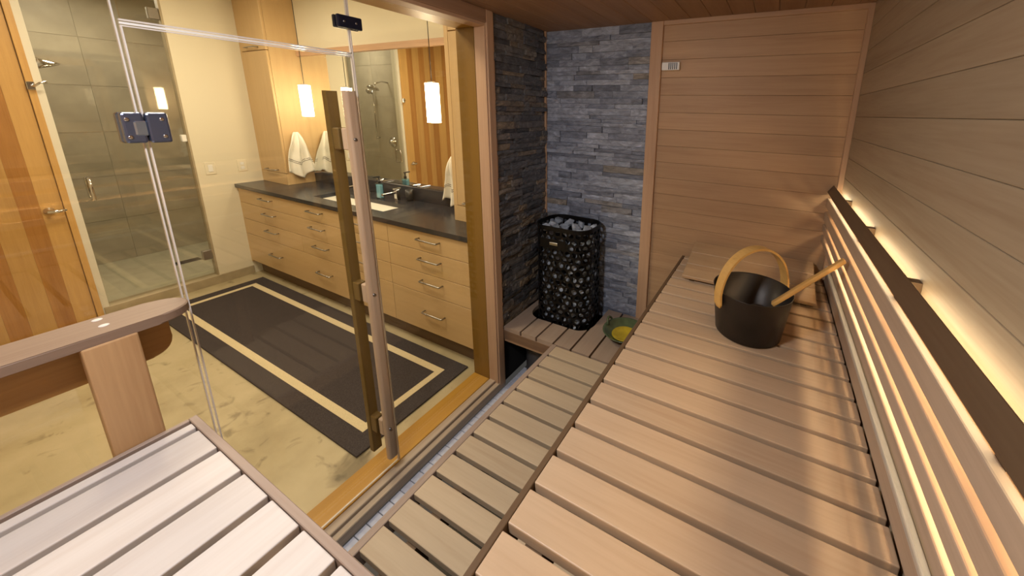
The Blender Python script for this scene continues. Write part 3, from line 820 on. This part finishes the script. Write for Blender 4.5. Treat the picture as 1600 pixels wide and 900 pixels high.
# ================================================================== VANITY
YFACE = 1.565
zr = [.148, .443, .600, .765, .905]
def handle(parent, xc, zc, yf):
    wv = .098
    return obj('handle', tube_me([(xc - wv, yf, zc), (xc - wv, yf - .028, zc), (xc - wv + .004, yf - .032, zc), (xc + wv - .004, yf - .032, zc), (xc + wv, yf - .028, zc), (xc + wv, yf, zc)], .0055, 'steel', 8), parent)
def unit(label, x0, x1, drawers):
    t = thing('vanity_cabinet', label, 'cabinet', ((x0 + x1) / 2, 1.8, 0), 'vanity cabinet units')
    box('body', x0 + .001, x1 - .001, YFACE + .021, YV - .012, .13, .83, 'maple_x', t)
    box('toe_kick', x0 + .001, x1 - .001, 1.635, 1.66, 0, .13, 'dark_x', t)
    for (a, b, r0, r1, hs_) in drawers:
        d = box('drawer', a + .002, b - .002, YFACE, YFACE + .020, zr[r0] + .002, zr[r1] - .002, 'maple_x', t, .0015)
        for hx in hs_: handle(d, hx, zr[r1] - (.052 if r0 < 3 and r1 - r0 == 1 else .05) - (.08 if r0 == 0 else 0), YFACE)
XA, XB, XC, XD = -4.655, -3.0, -2.41, -1.565
unit('wide maple vanity drawer unit beside the left wall', XA, XB, [(XA, XB, 3, 4, (-4.12, -3.32)), (XA, XB, 2, 3, (-4.10, -3.32)), (XA, -3.61, 1, 2, (-4.10,)), (-3.61, XB, 1, 2, (-3.30,)), (XA, XB, 0, 1, (-4.10, -3.30))])
unit('narrow maple vanity unit under the sink behind the door handle', XB, XC, [(XB, XC, 3, 4, (-2.72,)), (XB, XC, 2, 3, (-2.72,)), (XB, XC, 1, 2, (-2.72,)), (XB, XC, 0, 1, (-2.72,))])
unit('maple vanity unit with four stacked drawers next to the sauna', XC, XD, [(XC, XD, i, i + 1, (-1.98,)) for i in (3, 2, 1, 0)])
box('filler', XL + .001, XA - .001, YFACE + .005, YFACE + .03, .13, .905, 'maple_z', bpy.data.objects['vanity_cabinet'])

ct = thing('vanity_countertop', 'black stone vanity countertop with low backsplash', 'countertop', (-3.1, 1.79, .915))
def slab_with_hole(x0, x1, y0, y1, hx0, hx1, hy0, hy1, z0, z1, mat):
    bm = bmesh.new()
    for (a, b, c, d) in ((x0, hx0, y0, y1), (hx1, x1, y0, y1), (hx0, hx1, y0, hy0), (hx0, hx1, hy1, y1)):
        r = bmesh.ops.create_cube(bm, size=1)
        for v in r['verts']:
            v.co = Vector(((a + b) / 2 + v.co.x * (b - a), (c + d) / 2 + v.co.y * (d - c), (z0 + z1) / 2 + v.co.z * (z1 - z0)))
    return bmesh_done(bm, 'slab', mat)
HX0, HX1, HY0, HY1 = -3.52, -2.58, 1.66, 1.86
obj('slab', slab_with_hole(XL + .001, -1.562, 1.55, YV - .001, HX0, HX1, HY0, HY1, .9125, .945, 'counter'), ct)
box('backsplash', -4.19, -1.97, YV - .022, YV - .001, .945, 1.058, 'counter', ct, .002)
sk = thing('sink_basin', 'long white rectangular undermount sink in the black countertop', 'sink', (-3.05, 1.76, .82))
bm = bmesh.new()
def ringv(x0, x1, y0, y1, z): return [bm.verts.new(p) for p in ((x0, y0, z), (x1, y0, z), (x1, y1, z), (x0, y1, z))]
r0 = ringv(HX0 + .0005, HX1 - .0005, HY0 + .0005, HY1 - .0005, .912); r1 = ringv(HX0 + .02, HX1 - .02, HY0 + .015, HY1 - .015, .855); r2 = ringv(-3.06, -3.0, 1.75, 1.79, .848)
for a, b in ((r0, r1), (r1, r2)):
    for i in range(4): bm.faces.new((a[i], a[(i + 1) % 4], b[(i + 1) % 4], b[i]))
bm.faces.new(r2)
me = bmesh_done(bm, 'basin', 'porcelain')
bs = obj('bowl', me, sk)
obj('drain', lathe_me([(.024, 0), (.024, .003), (.016, .004)], 'chrome', 20), sk, (-2.75, 1.77, .8515))

def faucet(x, label):
    t = thing('faucet', label, 'faucet', (x, 1.93, .945), 'chrome sink faucets')
    box('body', x - .018, x + .018, 1.915, 1.945, .945, 1.04, 'chrome', t, .003, 2)
    box('spout', x - .012, x + .012, 1.80, 1.915, 1.008, 1.026, 'chrome', t, .003, 2)
    box('lever', x - .010, x + .010, 1.90, 1.965, 1.041, 1.052, 'chrome', t, .003)
faucet(-2.79, 'square chrome faucet beside the soap bottle on the black counter')
faucet(-3.30, 'square chrome faucet mostly hidden behind the wooden pull bars')
so = thing('soap_dispenser', 'clear blue soap bottle with a black pump on the counter', 'soap bottle', (-2.975, 1.905, .945))
box('bottle', -3.008, -2.942, 1.885, 1.925, .9455, 1.082, 'soap_glass', so, .008, 2)
box('soap', -3.001, -2.949, 1.890, 1.920, .951, 1.068, 'soap_liquid', so, .006, 2)
obj('collar', lathe_me([(.012, 0), (.012, .02), (.005, .022), (.005, .05), (.012, .05), (.012, .058)], 'black_plastic', 16), so, (-2.975, 1.905, 1.082))
box('nozzle', -2.982, -2.968, 1.855, 1.91, 1.132, 1.142, 'black_plastic', so, .002)
tm_ = thing('tumbler', 'small dark cup by the backsplash next to the faucet', 'cup', (-2.70, 1.985, .945))
obj('cup', lathe_me([(.02, 0), (.028, .001), (.031, .095), (.029, .095), (.026, .006), (.01, .005)], 'black_plastic', 24), tm_, (-2.70, 1.98, .945))

# towers
def tower(label, x0, x1):
    t = thing('tower_cabinet', label, 'cabinet', ((x0 + x1) / 2, 1.9, .946), 'tall cabinets standing on the counter')
    box('body', x0, x1, 1.80, YV - .001, .946, 2.749, 'maple_z', t)
    box('bottom_rail', x0, x1, 1.781, 1.7995, .946, 1.056, 'maple_x', t)
    wx = .036
    d = box('door', x0 + wx, x1 - .004, 1.780, 1.7995, 1.060, 2.190, 'maple_z', t, .0015)
    handle(d, (x0 + x1) / 2 + .01, 1.085, 1.780)
    box('stile', x0, x0 + wx - .003, 1.7815, 1.7995, 1.058, 2.749, 'maple_z', t)
    d2 = box('door', x0 + wx, x1 - .004, 1.780, 1.7995, 2.196, 2.745, 'maple_z', t, .0015)
    handle(d2, (x0 + x1) / 2 + .01, 2.222, 1.780)
    return t
tower('maple tower cabinet standing at the left end of the counter', XL + .001, -4.195)
tower('maple tower cabinet beside the sauna frame at the right end of the mirror', -1.965, -1.565)
mi = thing('wall_mirror', 'wide frameless mirror above the black backsplash', 'mirror', (-3.1, YV, 1.06))
box('glass', -4.19, -1.97, YV - .010, YV - .0005, 1.060, 2.165, 'mirror', mi)
vt = struct(box('trim_12', -4.19, -1.97, YV - .03, YV - .0005, 2.166, 2.215, 'trim_x', None, .002), 'tan wood trim above the mirror')

# pendants
def pendant(x, y_, label):
    t = thing('pendant_lamp', label, 'lamp', (x, y_, 2.75), 'pendant lamps in front of the mirror')
    obj('canopy', lathe_me([(.05, -.02), (.05, 0)], 'steel', 20), t, (x, y_, 2.75))
    obj('cord', tube_me([(x, y_, 1.885), (x, y_, 2.73)], .0025, 'black_plastic', 6), t)
    obj('shade', prism_me(rrect(x, y_, .034, .034, .006, 3), 1.615, 1.885, 'lamp', 'z'), t)
    obj('cap', prism_me(rrect(x, y_, .02, .02, .008, 3), 1.885, 1.897, 'steel', 'z'), t)
pendant(-3.80, 1.85, 'glowing white pendant lamp near the left tower cabinet')
pendant(-2.185, 1.85, 'glowing white pendant lamp near the sauna side of the mirror')

# towels
def towel(name_label, ox, oy, oz, sgn, H, Wd, seed, rz=0):
    t = thing('hand_towel', name_label, 'towel', (ox, oy, oz), 'white towels hung on the tower cabinets')
    nu, nv = 40, 30; vs, fs = [], []; rnd = random.Random(seed); ph = rnd.uniform(0, 6)
    def pt(u, v, lift=0.0):
        wv = .035 + Wd * (v ** .75) * (1 - .12 * v)
        yy = (u - .5) * 2 * wv * .5 + .03 * v * v
        hem = .80 + .20 * max(0, 1 - abs(u - .45) / .3) + .10 * max(0, 1 - abs(u - 1) / .25) + .04 * math.sin(9 * u)
        zz = -H * v * hem
        dep = .028 + .014 * math.sin(PI * u) + (.004 + .024 * v) * math.sin(u * 5 * PI + ph + v * 1.8) + .006 * math.sin(u * 13 + v * 7)
        dep += .02 * math.sin(PI * min(1, v * 2.2)) * .5
        return (sgn * (max(.004, dep) + lift), yy, zz)
    for i in range(nu + 1):
        for k_ in range(nv + 1): vs.append(pt(i / nu, k_ / nv))
    for i in range(nu):
        for k_ in range(nv):
            a = i * (nv + 1) + k_; fs.append((a, a + 1, a + nv + 2, a + nv + 1))
    c = obj('cloth', mesh_from('towel_mesh', vs, fs, 'towel', True), t, (ox, oy, oz))
    s = c.modifiers.new('thickness', 'SOLIDIFY'); s.thickness = .005; s.offset = 0
    for vv_ in (.66, .70):
        vs, fs = [], []
        for i in range(nu + 1):
            vs += [pt(i / nu, vv_ - .006, .0045), pt(i / nu, vv_ + .006, .0045)]
        for i in range(nu): fs.append((2 * i, 2 * i + 1, 2 * i + 3, 2 * i + 2))
        obj('stripe', mesh_from('stripe_mesh', vs, fs, 'towel_line', True), t, (ox, oy, oz))
    obj('hook', tube_me([(ox, oy, oz - .02), (ox + sgn * .03, oy, oz - .02), (ox + sgn * .035, oy, oz - .005)], .005, 'steel', 8), t)
    t.rotation_euler = (0, 0, rz)
towel('white hand towel with dark stripes hanging on the left tower cabinet', -4.194, 1.895, 1.455, 1, .47, .27, 1)
towel('white hand towel peeking out beside the tower cabinet next to the sauna', -2.165, 2.012, 1.36, -1, .40, .25, 2, PI / 2)

# rug
rg = thing('runner_rug', 'long charcoal runner rug with a cream border stripe on the bathroom floor', 'rug', (-3.08, 1.18, 0))
RX0, RX1, RY0, RY1 = -4.46, -1.68, .808, 1.555
box('pile', RX0, RX1, RY0, RY1, .0005, .012, 'rug_dark', rg, .004, 2)
def frame_me(x0, x1, y0, y1, wv, z0, z1, mat):
    bm = bmesh.new()
    for (a, b, c, d) in ((x0, x1, y0, y0 + wv), (x0, x1, y1 - wv, y1), (x0, x0 + wv, y0 + wv, y1 - wv), (x1 - wv, x1, y0 + wv, y1 - wv)):
        r = bmesh.ops.create_cube(bm, size=1)
        for v in r['verts']: v.co = Vector(((a + b) / 2 + v.co.x * (b - a), (c + d) / 2 + v.co.y * (d - c), (z0 + z1) / 2 + v.co.z * (z1 - z0)))
    return bmesh_done(bm, 'frame', mat)
obj('border_stripe', frame_me(RX0 + .11, RX1 - .11, RY0 + .10, RY1 - .10, .045, .011, .0132, 'rug_cream'), rg)
